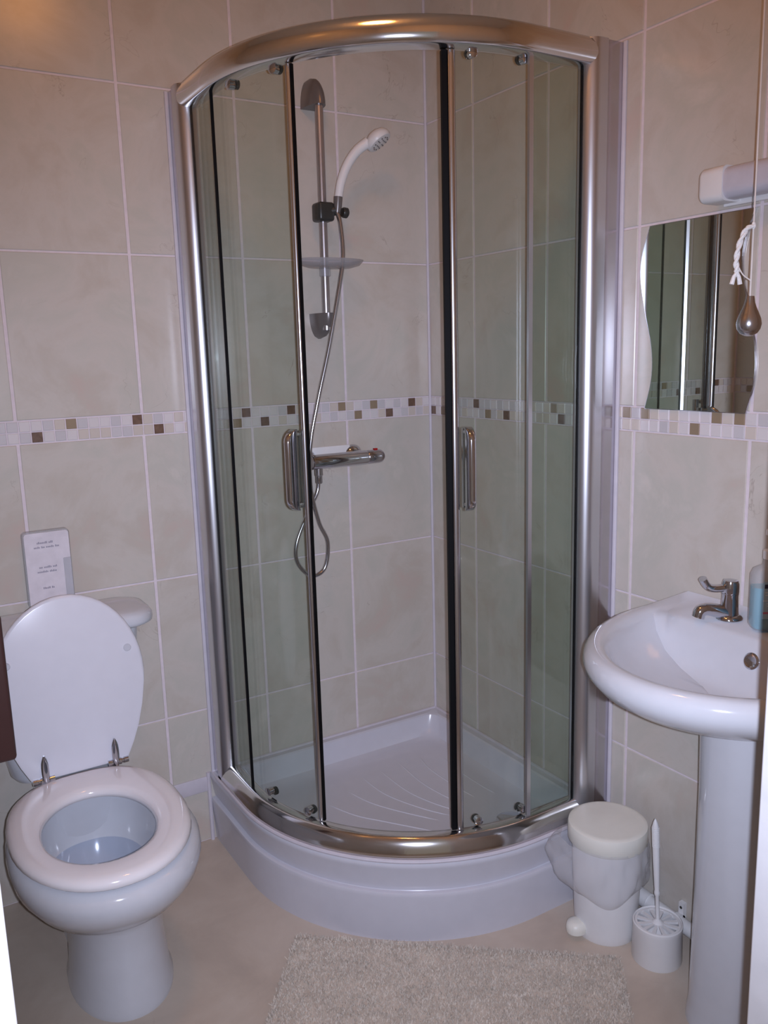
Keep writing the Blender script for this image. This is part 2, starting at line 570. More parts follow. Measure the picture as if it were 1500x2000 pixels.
enc = thing('shower_enclosure', (-0.55, -0.55, TT), 'curved glass corner shower enclosure with chrome frame and sliding doors', 'shower enclosure')
RG = 0.515
ZT0, ZT1 = 1.986, 2.044
ZB0, ZB1 = TT, TT + 0.052
S0 = 180 - deg(0.25 - 0.06, RG)
S1 = 270 + deg(0.25 - 0.06, RG)
h = ZT1 - ZT0
top_sec = [(-0.022, ZT0), (0.012, ZT0), (0.018, ZT0 + 0.003), (0.0225, ZT0 + 0.010), (0.0245, ZT0 + 0.02), (0.0245, ZT0 + 0.030), (0.0225, ZT0 + 0.041),
           (0.018, ZT0 + 0.050), (0.010, ZT1 - 0.002), (0.0, ZT1), (-0.012, ZT1 - 0.002), (-0.02, ZT1 - 0.01)]
mk('top_rail', *esweep(RG, S0, S1, top_sec, 64), 'rail_chrome', enc, angle=50)
bot_sec = [(-0.024, ZB0), (0.022, ZB0), (0.026, ZB0 + 0.004), (0.026, ZB0 + 0.012), (0.0235, ZB0 + 0.024), (0.018, ZB0 + 0.036), (0.010, ZB1 - 0.003), (0.004, ZB1), (-0.018, ZB1), (-0.024, ZB1 - 0.006)]
mk('bottom_rail', *esweep(RG, S0, S1, bot_sec, 64), 'rail_chrome', enc, angle=50)
# sealant bead under the bottom rail
mk('sealant', *tube([(x, y, TT + 0.001) for x, y, _, _ in epath(RG + 0.028, S0, S1, 60)], 0.005, 8), 'silicone', enc)


def rrect(cx, cy, w, d, rad, n=5):
    pts = []
    for sx, sy, a0 in ((1, 1, 0), (-1, 1, 90), (-1, -1, 180), (1, -1, 270)):
        for k in range(n + 1):
            a = math.radians(a0 + 90 * k / n)
            pts.append((cx + sx * (w / 2 - rad) + rad * math.cos(a), cy + sy * (d / 2 - rad) + rad * math.sin(a)))
    return pts


XP = -0.25 - RG                      # frame plane, -0.765
for side in (0, 1):
    def T(p, z):                     # mirror about the diagonal for the second wall
        return (p[0], p[1], z) if side == 0 else (p[1], p[0], z)
    sec = rrect(XP - 0.002, -0.031, 0.030, 0.062, 0.004)
    mk('wall_channel', *loft([[T(p, z) for p in sec] for z in (TT, ZT1 - 0.002)]), 'satin', enc, angle=50)
    sec = [(XP + 0.020, -0.060), (XP - 0.026, -0.060)] + [(XP + 0.002 + 0.028 * math.cos(a), -0.080 + 0.028 * math.sin(a)) for a in [PI + PI / 2 * k / 14 for k in range(15)]] + [(XP + 0.016, -0.108), (XP + 0.020, -0.104)]
    mk('post', *loft([[T(p, z) for p in sec] for z in (TT + 0.004, ZT1 - 0.004)]), 'post_chrome', enc, angle=50)
    sec = rrect(XP + 0.0035, -0.1095, 0.0055, 0.004, 0.0015)
    mk('post_gasket', *loft([[T(p, z) for p in sec] for z in (ZB1, ZT0)]), 'black', enc)
    sec = rrect(XP - 0.021, -0.003, 0.010, 0.008, 0.003)
    mk('sealant', *loft([[T(p, z) for p in sec] for z in (TT, ZT1)]), 'silicone', enc)
    # fixed panel
    rg = RG - 0.002
    if side == 0:
        a0, a1 = 180 - deg(0.146, rg), 180.0
    else:
        a0, a1 = 270.0, 270 + deg(0.146, rg)
    gz0, gz1 = ZB1 - 0.01, ZT0 + 0.01
    g = mk('fixed_panel', *esweep(rg, a0, a1, [(-0.0028, gz0), (0.0028, gz0), (0.0028, gz1), (-0.0028, gz1)], 6), 'glass', enc)
    e0, e1 = (180.0, 180.0 + deg(0.004, rg)) if side == 0 else (270.0 - deg(0.011, rg), 270.0)
    mk('edge_strip', *esweep(rg, e0, e1, [(-0.0032, gz0), (0.0035, gz0), (0.0035, gz1), (-0.0032, gz1)], 2), 'black' if side == 0 else 'post_chrome', g)

RD = 0.497
for side in (0, 1):
    lead = 210.3 if side == 0 else 248.2          # leading edge angle of the half-open door
    sg = -1 if side == 0 else 1
    span = 44
    a0, a1 = sorted((lead, lead + sg * span))
    gz0, gz1 = ZB1 + 0.002, ZT0 - 0.002
    door = mk('sliding_door', *esweep(RD, a0, a1, [(-0.0028, gz0), (0.0028, gz0), (0.0028, gz1), (-0.0028, gz1)], 24), 'glass', enc)
    cw = 0.013 if side == 0 else 0.018
    ex, ey, enx, eny = epath(RD, lead + sg * deg(cw / 2, RD), lead + sg * deg(cw / 2, RD), 1)[0]
    en, et, ec = Vector((enx, eny, 0)), Vector((-eny, enx, 0)), Vector((ex, ey, 0))
    prof = [(-1.0, -0.004), (-1.0, 0.003), (-0.92, 0.0050), (-0.7, 0.0072), (-0.4, 0.0086), (0.0, 0.0092), (0.4, 0.0086), (0.7, 0.0072), (0.92, 0.0050), (1.0, 0.003), (1.0, -0.004)]
    mk('edge_profile', *loft([[ec + et * (a_ * cw / 2) + en * b_ + Vector((0, 0, zz)) for a_, b_ in prof] for zz in (gz0, gz1)]), 'strip_chrome', door, angle=60)
    sw = deg(0.004 if side == 0 else 0.011, RD)
    c0, c1 = sorted((lead, lead - sg * sw))
    q0, q1 = (-0.002, 0.0055) if side == 0 else (-0.007, 0.008)
    mk('magnetic_seal', *esweep(RD, c0, c1, [(q0, gz0), (q1, gz0), (q1, gz1), (q0, gz1)], 2), 'black', door)
    # bow handle, thick chrome bar outside and a slim one inside
    ha = lead + sg * deg(0.030, RD) if side == 0 else lead + sg * deg(0.036, RD)
    ax, ay, nx, ny = epath(RD, ha, ha, 1)[0]
    nrm, tan = Vector((nx, ny, 0)), Vector((-ny, nx, 0))
    c = Vector((ax, ay, 0))
    z0, z1 = 1.038, 1.224
    rings = []
    zs = [0, 0.001, 0.003, 0.006, 0.010, 0.015, 0.021, 0.028]
    hgt_ = z1 - z0
    for q in zs + [hgt_ - v for v in reversed(zs)]:      # rounded-end bar: cross-section shrinks at both ends
        zz = z0 + q
        e = min(q, hgt_ - q) / 0.028
        k = math.sqrt(max(0.03, 1 - (1 - e) ** 2))
        dep = 0.036 * k
        rr = rrect(0.0, 0.006 + dep / 2, 0.017, dep, 0.0068 * min(1, k + 0.2), 4)
        rings.append([c + tan * p[0] + nrm * p[1] + Vector((0, 0, zz)) for p in rr])
    hd = mk('handle', *loft(rings), 'chrome', door, angle=45)
    rings = [[c + tan * p[0] - nrm * p[1] + Vector((0, 0, zz)) for p in rrect(0, 0.013, 0.012, 0.018, 0.004, 3)] for zz in (z0 + 0.004, z0 + 0.009, z1 - 0.009, z1 - 0.004)]
    mk('inner_handle', *loft(rings), 'chrome', door, angle=45)
    for zz in (z0 + 0.012, z1 - 0.012):
        mk('handle_fixing', *lathe(c + Vector((0, 0, zz)), [(0.006, -0.012), (0.006, 0.012)], 14, nrm), 'chrome', door)
    for da in (5.2, 22.3) if side == 0 else (6.4, 20.8):
        for zz, zf in ((gz0 + 0.012, 1), (gz1 - 0.002, -1)):
            ang = lead + sg * da
            x, y, nx, ny = epath(RD, ang, ang, 1)[0]
            rl = mk('roller', *lathe((x, y, zz), [(0.005, -0.010), (0.009, -0.008), (0.009, 0.004), (0.0105, 0.0045), (0.0105, 0.007), (0.008, 0.0085), (0.001, 0.009)], 18, (nx, ny, 0)), 'chrome', door)
            mk('roller_wheel', *lathe((x, y, zz - zf * 0.004), [(0.0105, -0.019), (0.0105, -0.011)], 18, (nx, ny, 0)), 'dark_plastic', rl)

# ------------------------------------------------------------------ riser rail with slider and soap dish
RX, RY = -0.385, -0.058
rail = thing('riser_rail', (RX, 0, 1.43), 'silver shower riser rail with grey pointed end brackets on tiled wall', 'shower rail')
mk('rail_tube', *tube([(RX - 0.002, RY, 1.455), (RX, RY, 2.065)], 0.0115, 20), 'alu', rail)
for up in (1, -1):
    rings = []
    zb = 2.046 if up > 0 else 1.502
    H = 0.078 if up > 0 else 0.070
    for q in range(10):
        t = q / 9
        k = math.sqrt(max(0.0004, 1 - t ** 2.1))
        w, d = 0.0265 * k, 0.022 + 0.060 * k if t < 1 else 0.02
        d = 0.012 + 0.068 * k
        ring = []
        for j in range(17):
            a = PI * j / 16
            ring.append((RX - w * math.cos(a), -max(0.0, math.sin(a)) ** 0.8 * d, zb + up * H * t))
        rings.append(ring)
    mk('end_bracket', *loft(rings), 'grey_plastic', rail, angle=60)
sl = box('slider', RX - 0.026, RX + 0.022, RY - 0.030, RY + 0.020, 1.745, 1.795, 'dark_plastic', rail, bevel=0.008)
mk('holder_arm', *tube([(RX + 0.01, RY - 0.014, 1.772), (RX + 0.036, RY - 0.026, 1.776)], [0.015, 0.013], 14), 'dark_plastic', sl)
mk('knob', *lathe((RX + 0.046, RY - 0.026, 1.770), [(0.012, 0), (0.014, 0.004), (0.014, 0.014), (0.009, 0.018)], 20, (1, 0, -0.1)), 'dark_plastic', sl)
# soap dish: shallow oval bowl on a collar
rings = []
for sc_, z in ((0.30, 1.6205), (0.62, 1.622), (0.88, 1.629), (1.0, 1.641), (1.005, 1.644), (0.985, 1.644), (0.86, 1.634), (0.6, 1.6265), (0.30, 1.625)):
    rings.append([(RX + 0.004 + 0.104 * sc_ * math.cos(2 * PI * k / 44), RY - 0.018 + 0.056 * sc_ * math.sin(2 * PI * k / 44), z) for k in range(44)])
dish = mk('soap_dish', *loft(rings, True, True), 'smoke', rail)
mk('dish_collar', *lathe((RX - 0.001, RY, 1.600), [(0.0125, 0), (0.0155, 0.002), (0.0155, 0.026), (0.0125, 0.03)], 20), 'clear', dish)

# handset
hs = thing('shower_handset', (-0.35, -0.09, 1.77), 'white hand shower head resting in the slider of the riser rail', 'shower head')
hp = spline([(-0.352, -0.088, 1.806), (-0.343, -0.092, 1.85), (-0.325, -0.098, 1.893), (-0.300, -0.108, 1.928), (-0.272, -0.120, 1.950)], 5)
mk('grip', *tube(hp, [0.0115 + 0.003 * (i / (len(hp) - 1)) for i in range(len(hp))], 18), 'white_plastic', hs)
mk('cone', *tube([(-0.356, -0.086, 1.768), (-0.354, -0.087, 1.785), (-0.352, -0.088, 1.809)], [0.0085, 0.0115, 0.0122], 16), 'grey_plastic', hs)
hn = Vector((0.42, -0.42, -0.80)).normalized()
hc = Vector((-0.246, -0.128, 1.958))
head = mk('head', *lathe(hc, [(0.001, -0.022), (0.018, -0.020), (0.030, -0.013), (0.0365, -0.003), (0.0375, 0.006), (0.0345, 0.012), (0.031, 0.013), (0.001, 0.0145)], 36, hn), 'white_plastic', hs)
u, w = frame_for(hn)
for rr, n in ((0.012, 6), (0.023, 12)):
    for k in range(n):
        a = 2 * PI * k / n
        mk('nozzle', *lathe(hc + hn * 0.0125 + (u * math.cos(a) + w * math.sin(a)) * rr, [(0.0020, 0), (0.0016, 0.0035)], 8, hn), 'grey_plastic', head)

# hose
hose_pts = [(-0.357, -0.086, 1.772), (-0.350, -0.092, 1.735), (-0.349, -0.098, 1.653), (-0.364, -0.098, 1.57), (-0.402, -0.094, 1.405), (-0.440, -0.090, 1.265),
            (-0.468, -0.086, 1.14), (-0.470, -0.080, 1.02), (-0.446, -0.074, 0.915), (-0.418, -0.070, 0.85), (-0.430, -0.068, 0.775), (-0.474, -0.068, 0.758),
            (-0.516, -0.068, 0.803), (-0.515, -0.066, 0.862), (-0.472, -0.062, 0.946), (-0.441, -0.060, 0.997), (-0.434, -0.060, 1.032)]
hose = mk('shower_hose', *tube(spline(hose_pts, 10), 0.0058, 12), 'satin', at=(-0.43, -0.07, 0.76))
tag(hose, 'chrome flexible shower hose looping from mixer bar up to handset', 'hose')

# mixer valve bar
VX0, VX1, VY, VZ = -0.515, -0.215, -0.062, 1.086
val = thing('mixer_valve', (-0.365, 0, VZ), 'chrome thermostatic bar mixer with red button on the shower wall', 'shower mixer')
mk('valve_body', *lathe((-0.455, VY, VZ), [(0.0205, 0), (0.0215, 0.004), (0.0215, 0.176), (0.0205, 0.180)], 28, (1, 0, 0)), 'chrome', val)
for s in (-1, 1):
    x = -0.365 + s * 0.0905
    kn = mk('knob', *lathe((x, VY, VZ), [(0.019, 0), (0.0205, 0.002), (0.0205, 0.040), (0.019, 0.049), (0.014, 0.056), (0.001, 0.0585)], 28, (s, 0, 0)), 'satin', val)
    if s > 0:
        mk('button', *box_vf(x + 0.026, x + 0.037, VY - 0.004, VY + 0.004, VZ + 0.019, VZ + 0.0245), 'red', kn)
    fx = -0.365 + s * 0.078
    mk('wall_flange', *lathe((fx, -0.0005, VZ + 0.004), [(0.031, 0), (0.031, 0.004), (0.024, 0.014), (0.016, 0.018), (0.016, 0.05)], 28, (0, -1, 0)), 'chrome', val)
mk('hose_outlet', *lathe((-0.434, VY, VZ - 0.062), [(0.0085, 0), (0.0105, 0.003), (0.0105, 0.022), (0.0125, 0.024), (0.0125, 0.046)], 20), 'satin', val)
plate = box('backplate', -0.432, -0.298, -0.008, -0.0005, 1.070, 1.122, 'white_plastic', val, bevel=0.003)

# ------------------------------------------------------------------ toilet
TX = -1.198
toi = thing('toilet', (TX, -0.4, 0.0), 'white close coupled toilet with raised lid beside the shower tray', 'toilet')


def egg(cx, y0, y1, w, z, n=48, sq=2.3, mid=0.42):
    """egg outline from y0 (back) to y1 (front), widest at mid, flatter at the back"""
    ym = y0 + (y1 - y0) * mid
    pts = []
    for k in range(n):
        a = 2 * PI * k / n
        c, s = math.cos(a), math.sin(a)
        p = 2.0 / sq if s > 0 else 1.0
        x = w * math.copysign(abs(c) ** (p if s > 0 else 0.96), c)
        y = ym + (s ** p * (y0 - ym) if s > 0 else -abs(s) ** 0.98 * (ym - y1))
        pts.append((cx + x, y, z))
    return pts


PX = TX + 0.006
pan = [egg(PX + 0.020, -0.240, -0.572, 0.112, 0.0, mid=.5), egg(PX + 0.020, -0.240, -0.573, 0.112, 0.012, mid=.5), egg(PX + 0.020, -0.245, -0.565, 0.106, 0.03, mid=.5), egg(PX + 0.020, -0.25, -0.553, 0.100, 0.12, mid=.5),
       egg(PX + 0.020, -0.25, -0.555, 0.098, 0.19, mid=.5), egg(PX + 0.020, -0.25, -0.575, 0.103, 0.235, mid=.5), egg(PX + 0.010, -0.25, -0.625, 0.132, 0.262, mid=.5), egg(PX, -0.24, -0.680, 0.165, 0.292, mid=.5),
       egg(PX, -0.23, -0.715, 0.186, 0.330, sq=2.6, mid=.5), egg(PX, -0.225, -0.727, 0.193, 0.362, sq=2.6, mid=.5), egg(PX, -0.225, -0.725, 0.192, 0.380, sq=2.6, mid=.5), egg(PX, -0.228, -0.717, 0.185, 0.393, sq=2.6, mid=.5), egg(PX, -0.232, -0.705, 0.174, 0.398, sq=2.6, mid=.5),
       egg(TX, -0.25, -0.670, 0.135, 0.399), egg(TX, -0.26, -0.660, 0.127, 0.393), egg(TX, -0.262, -0.655, 0.124, 0.36), egg(TX, -0.27, -0.635, 0.117, 0.31),
       egg(TX, -0.30, -0.590, 0.095, 0.25), egg(TX, -0.34, -0.53, 0.06, 0.20), egg(TX, -0.38, -0.48, 0.03, 0.17)]
dk = [[(p[0], p[1], z) for p in rrect(TX + 0.012, -0.145, 2 * w_, 0.27, 0.03, 5)] for z, w_ in ((0.0, 0.07), (0.12, 0.065), (0.28, 0.075), (0.36, 0.092), (0.392, 0.096), (0.400, 0.092))]
mk('deck', *loft(dk), 'ceramic', toi, angle=50)
mk('pan', *loft(pan, True, True), 'ceramic', toi, angle=60)
mk('water', *loft([egg(TX, -0.285, -0.612, 0.105, 0.278)], True, False), 'water', toi)
# seat ring
SZ = 0.4065
so = lambda i, z: egg(TX, -0.228 - i, -0.720 + i, 0.182 - i, z, sq=2.6, mid=.5)
si = lambda i, z: egg(TX - 0.006, -0.340 + i, -0.640 - i, 0.112 + i, z, sq=2.05, mid=.5)
seat = loft([so(0.006, SZ), so(0.0, SZ + 0.006), so(0.002, SZ + 0.016), so(0.010, SZ + 0.023), so(0.022, SZ + 0.0255), si(0.018, SZ + 0.0245), si(0.007, SZ + 0.020), si(0.001, SZ + 0.011), si(0.002, SZ + 0.002), si(0.006, SZ)], False, False)
V, F = seat
nn = 48
F += [((9 * nn + j), (9 * nn + (j + 1) % nn), (j + 1) % nn, j) for j in range(nn)]
mk('seat', V, F, 'seat', toi, angle=60)
# lid, standing up and leaning back on the cistern
LB = Vector((TX + 0.012, -0.243, 0.432))


def lid_ring(i, dep):
    pts = []
    H = 0.425
    n = 56
    out = [(-0.106, 0.0), (-0.112, 0.004), (-0.130, 0.040), (-0.146, 0.080), (-0.160, 0.13), (-0.1695, 0.185)]
    left = out[:]
    top = []
    for k in range(0, 25):
        a = PI - PI * k / 24
        top.append((0.172 * math.cos(a), 0.215 + (H - 0.215) * math.sin(a)))
    prof = left + top + [(-x, z) for x, z in reversed(left)]
    for x, z in prof:
        k = math.hypot(x, (z - 0.21))
        x2, z2 = x * (1 - i / k), 0.21 + (z - 0.21) * (1 - i / k)
        pts.append(LB + Vector((x2, dep + z2 * 0.075, z2)))
    return pts


lid = mk('lid', *loft([lid_ring(0.008, 0.0), lid_ring(0.002, 0.002), lid_ring(0.0, 0.007), lid_ring(0.002, 0.013), lid_ring(0.010, 0.017)]), 'lid', toi, angle=50)
for s in (-1, 1):
    bc = LB + Vector((s * 0.135, 0.275 * 0.075, 0.275 if s > 0 else 0.285))
    mk('buffer', *lathe(bc, [(0.009, -0.001), (0.009, 0.003), (0.0075, 0.006), (0.001, 0.0065)], 18, (0, -1, 0)), 'clear', lid)
for s in (-1, 1):
    hx = TX + 0.012 + s * 0.080
    hy, hz = -0.243, 0.434
    hg = mk('hinge', *lathe((hx - 0.024 + (0.006 if s > 0 else -0.004), hy, hz), [(0.0075, 0), (0.0075, 0.011), (0.006, 0.012), (0.006, 0.016), (0.0085, 0.017), (0.0085, 0.031), (0.006, 0.032), (0.006, 0.036), (0.0075, 0.037), (0.0075, 0.048)], 16, (1, 0, 0)), 'chrome', toi)
    rings = []
    for q in range(9):
        t = q / 8
        wv = 0.0085 * (1 - 0.75 * abs(2 * t - 1) ** 3)
        rings.append([(hx + wv * math.cos(a), hy - 0.010 + 0.004 * math.sin(a) + t * 0.068 * 0.075, hz - 0.006 + t * 0.068) for a in [2 * PI * k / 12 for k in range(12)]])
    mk('hinge_leaf', *loft(rings), 'chrome', hg)
    mk('hinge_bolt', *lathe((hx, hy, 0.40), [(0.007, 0), (0.007, 0.026)], 14), 'chrome', hg)
# cistern
cis = []
for z, i in ((0.40, 0.070), (0.415, 0.058), (0.46, 0.050), (0.62, 0.030), (0.74, 0.016)):
    cis.append([(p[0], p[1], z) for p in rrect(TX + 0.012, -0.098, 0.40 - 2 * i, 0.172 - 0.4 * i, 0.04, 6)])
cb = mk('cistern', *loft(cis), 'ceramic', toi, angle=50)
cl = []
for z, i in ((0.742, 0.012), (0.748, 0.002), (0.755, 0.0), (0.768, 0.001), (0.776, 0.006), (0.781, 0.022), (0.783, 0.05)):
    cl.append([(p[0], p[1], z) for p in rrect(TX + 0.012, -0.103, 0.446 - 2 * i, 0.196 - 1.6 * i, 0.06 - 0.3 * i, 7)])
mk('cistern_lid', *loft(cl), 'ceramic', toi, angle=50)

# bag dispenser standing on the cistern against the wall
dx0, dx1, dz0, dz1 = -1.232, -1.121, 0.7835, 0.978
disp = thing('bag_dispenser', ((dx0 + dx1) / 2, -0.02, dz0), 'slim white printed bag dispenser standing on the toilet cistern', 'dispenser')
sec = rrect((dx0 + dx1) / 2, (dz0 + dz1) / 2, dx1 - dx0, dz1 - dz0, 0.010, 5)
mk('holder', *loft([[(p[0], -0.001, p[1]) for p in sec], [(p[0], -0.020, p[1]) for p in sec], [((p[0] - (dx0 + dx1) / 2) * 0.985 + (dx0 + dx1) / 2, -0.022, p[1]) for p in sec]]), 'clear', disp, angle=30)
sec2 = rrect((dx0 + dx1) / 2, (dz0 + dz1) / 2, dx1 - dx0 - 0.006, dz1 - dz0 - 0.006, 0.008, 5)
pk = mk('bag_pack', *loft([[(p[0], -0.0222, p[1]) for p in sec2], [(p[0], -0.0262, p[1]) for p in sec2]]), 'pack', disp, angle=30)
box('front_clip', dx1 - 0.021, dx1 - 0.002, -0.031, -0.0265, dz0 + 0.002, dz0 + 0.122, 'clear', disp, bevel=0.0015, seg=2)


def word_line(parent, x0, z, words, hgt, y, mat, sl=0.0):
    """a printed line too blurred to read: strokes of letter size grouped in words"""
    parts = []
    x = x0
    rnd = random.Random(int(z * 1000))
    for n in words:
        for k in range(n):
            w = hgt * rnd.uniform(0.45, 0.7)
            hh = hgt * rnd.choice((0.7, 0.7, 1.0))
            parts.append(box_vf(x, x + w * 0.72, y - 0.0003, y, z, z + hh))
            x += w
        x += hgt * 0.55
    return mk('print', *merge(*parts), mat, parent, smooth=False)


word_line(pk, -1.200, 0.947, (8, 3), 0.0055, -0.0262, 'ink_grey')
word_line(pk, -1.208, 0.936, (5, 3, 6, 3), 0.0050, -0.0262, 'ink_grey')
word_line(pk, -1.200, 0.885, (3, 6, 3), 0.0052, -0.0262, 'ink_grey')
word_line(pk, -1.205, 0.874, (9, 6), 0.0050, -0.0262, 'ink_grey')
word_line(pk, -1.195, 0.832, (6, 2), 0.0050, -0.0262, 'ink_grey')

# dark brown paper holder at the left wall, its corner just in the picture
rb = thing('toilet_roll_box', (-1.43, -0.5, 0.634), 'dark brown toilet roll box at the left edge beside the raised toilet lid', 'toilet roll holder')
box('box_body', XL + 0.001, -1.352, -0.555, -0.45, 0.640, 0.93, 'brown', rb, bevel=0.008)
mk('roll_bar', *tube([(-1.44, -0.57, 0.634), (-1.44, -0.44, 0.634)], 0.007, 14), 'chrome', rb)
box('bar_clip', -1.455, -1.368, -0.53, -0.47, 0.632, 0.641, 'chrome', rb, bevel=0.003)

# ------------------------------------------------------------------ wash basin
YB = -1.262
bas = thing('wash_basin', (-0.2, YB, 0.0), 'white pedestal wash basin on the right wall under the mirror', 'wash basin')


def basin_ring(t, z, back, zb=0.0, n=44, m=12):
    """outline inset by t; 'back' is how far the rear edge stands off the wall; zb lifts the rear"""
    pts = []
    d0, semi, hw = 0.10, 0.372 - t, 0.297 - t
    for k in range(n + 1):
        a = -PI / 2 + PI * k / n
        d = d0 + semi * math.cos(a)
        pts.append((-max(d, back), YB - hw * math.sin(a), z))
    for k in range(1, 4):
        d = d0 + (back - d0) * k / 4 if back < d0 else back
        pts.append((-d, YB - hw * (1.0 - 0.018 * k if back < d0 else 1 - 0.05 * k), z + zb * k / 4))
    for k in range(0, m + 1):
        pts.append((-back, YB - hw * (1 - 2 * k / m) * (0.93 if back < d0 else 0.85), z + zb))
    for k in range(3, 0, -1):
        d = d0 + (back - d0) * k / 4 if back < d0 else back
        pts.append((-d, YB + hw * (1.0 - 0.018 * k if back < d0 else 1 - 0.05 * k), z + zb * k / 4))
    return pts


brs = [basin_ring(0.20, 0.702, 0.003), basin_ring(0.165, 0.706, 0.003), basin_ring(0.11, 0.722, 0.002), basin_ring(0.05, 0.746, 0.002), basin_ring(0.022, 0.763, 0.0015), basin_ring(0.006, 0.781, 0.0015),
       basin_ring(0.0, 0.797, 0.001, 0.01), basin_ring(0.002, 0.812, 0.001, 0.014), basin_ring(0.010, 0.824, 0.001, 0.018), basin_ring(0.022, 0.829, 0.001, 0.017), basin_ring(0.036, 0.826, 0.02, 0.006),
       basin_ring(0.042, 0.821, 0.112, 0.010), basin_ring(0.050, 0.810, 0.120, 0.012), basin_ring(0.064, 0.785, 0.128), basin_ring(0.10, 0.752, 0.140), basin_ring(0.15, 0.730, 0.150), basin_ring(0.21, 0.718, 0.165), basin_ring(0.255, 0.714, 0.19)]
mk('bowl', *loft(brs, True, True), 'ceramic', bas, angle=50)
prs = []
for z, w, d in ((0.0, 0.099, 0.220), (0.02, 0.098, 0.218), (0.04, 0.096, 0.214), (0.30, 0.093, 0.212), (0.52, 0.093, 0.212), (0.64, 0.094, 0.216), (0.712, 0.098, 0.225)):
    ring = []
    for k in range(33):
        a = -PI / 2 + PI * k / 32
        ring.append((-0.05 - (d - 0.05) * max(0, math.cos(a)) ** 0.7, YB - w * math.copysign(abs(math.sin(a)) ** 0.8, math.sin(a)), z))
    prs.append(ring)
mk('pedestal', *loft(prs), 'ceramic', bas, angle=60)
on = Vector((-1, 0, 0.32)).normalized()
oc = Vector((-0.129, YB + 0.002, 0.787))
ov = mk('overflow_ring', *lathe(oc, [(0.0165, -0.004), (0.0165, 0.001), (0.013, 0.004), (0.0095, 0.003), (0.0095, -0.003)], 26, on), 'chrome', bas)
mk('overflow_hole', *lathe(oc, [(0.0115, -0.004), (0.0115, 0.002), (0.001, 0.0005)], 20, on), 'chrome', ov)
mk('waste', *lathe((-0.285, YB, 0.7145), [(0.03, 0), (0.03, 0.002), (0.024, 0.004), (0.001, 0.004)], 26), 'chrome', bas)

# basin tap
tx, ty, tz = -0.062, -1.158, 0.8335
tap = thing('basin_tap', (tx, ty, tz), 'chrome basin pillar tap with paddle lever on the wash basin ledge', 'tap')
mk('flange', *lathe((tx, ty, tz), [(0.0265, 0), (0.0265, 0.003), (0.0235, 0.007), (0.0185, 0.010)], 28), 'chrome', tap)
mk('tap_body', *lathe((tx, ty, tz + 0.008), [(0.0185, 0), (0.0175, 0.010), (0.0165, 0.028), (0.0160, 0.042), (0.0168, 0.044), (0.0168, 0.046)], 28), 'chrome', tap)
sd = Vector((-0.90, 0.44, 0)).normalized()
c = Vector((tx, ty, 0))
sp = spline([c + Vector((0, 0, tz + 0.010)), c + sd * 0.020 + Vector((0, 0, tz + 0.016)), c + sd * 0.045 + Vector((0, 0, tz + 0.022)), c + sd * 0.061 + Vector((0, 0, tz + 0.019)), c + sd * 0.066 + Vector((0, 0, tz + 0.006))], 6)
mk('spout', *tube(sp, [0.0165 - 0.004 * min(1, i / (len(sp) * 0.5)) for i in range(len(sp))], 18), 'chrome', tap)
hl = mk('tap_head', *lathe((tx, ty, tz + 0.054), [(0.0165, 0), (0.0172, 0.002), (0.0168, 0.020), (0.0145, 0.027), (0.001, 0.030)], 28), 'chrome', tap)
ld = Vector((-0.84, 0.54, 0)).normalized()
lp = spline([c + ld * 0.008 + Vector((0, 0, tz + 0.066)), c + ld * 0.030 + Vector((0, 0, tz + 0.064)), c + ld * 0.046 + Vector((0, 0, tz + 0.069)), c + ld * 0.057 + Vector((0, 0, tz + 0.085))], 6)
perp = Vector((-ld.y, ld.x, 0))
rings = []
for i, p in enumerate(lp):
    t = i / (len(lp) - 1)
    wv = 0.0095 + 0.0060 * max(0, (t - 0.45) / 0.55) * (1 if t < 0.97 else 0.75)
    tt = (lp[min(i + 1, len(lp) - 1)] - lp[max(i - 1, 0)]).normalized()
    up2 = perp.cross(tt)
    rings.append([p + perp * wv * math.cos(a) + up2 * 0.0080 * math.sin(a) for a in [2 * PI * k / 14 for k in range(14)]])
mk('lever', *loft(rings), 'chrome', hl)

# soap bottle
bx, by, bz = -0.060, -1.243, 0.836
bot = thing('soap_bottle', (bx, by, bz), 'clear bottle of blue liquid soap on the wash basin beside the tap', 'bottle')


# the wide faces look at the doorway
def bringw(w, d, z, rad=0.012):
    f = Vector((FW.x, FW.y)).normalized(); r = Vector((f.y, -f.x))
    return [(bx + r.x * px + f.x * py, by + r.y * px + f.y * py, bz + z) for px, py in rrect(0, 0, w, d, rad, 5)]


mk('liquid', *loft([bringw(0.058, 0.032, 0.002, 0.010), bringw(0.066, 0.038, 0.010), bringw(0.066, 0.038, 0.085)]), 'soap', bot, angle=50)
mk('bottle_shell', *loft([bringw(0.060, 0.034, 0.0, 0.010), bringw(0.069, 0.041, 0.008), bringw(0.069, 0.041, 0.108), bringw(0.060, 0.036, 0.120), bringw(0.03, 0.026, 0.128), bringw(0.026, 0.026, 0.14)]), 'clear', bot, angle=50)
f3 = Vector((FW.x, FW.y, 0)).normalized(); r3 = Vector((f3.y, -f3.x, 0)); z3 = Vector((0, 0, 1))
bc = Vector((bx, by, bz)) - f3 * 0.0212


def flat(cx, cz, w, hgt, out):
    p = bc - f3 * out
    q = bc
    return merge(loft([[p + r3 * (cx + a * w / 2) + z3 * (cz + b * hgt / 2) for a, b in ((-1, -1), (1, -1), (1, 1), (-1, 1))],
                       [q + r3 * (cx + a * w / 2) + z3 * (cz + b * hgt / 2) for a, b in ((-1, -1), (1, -1), (1, 1), (-1, 1))]]))


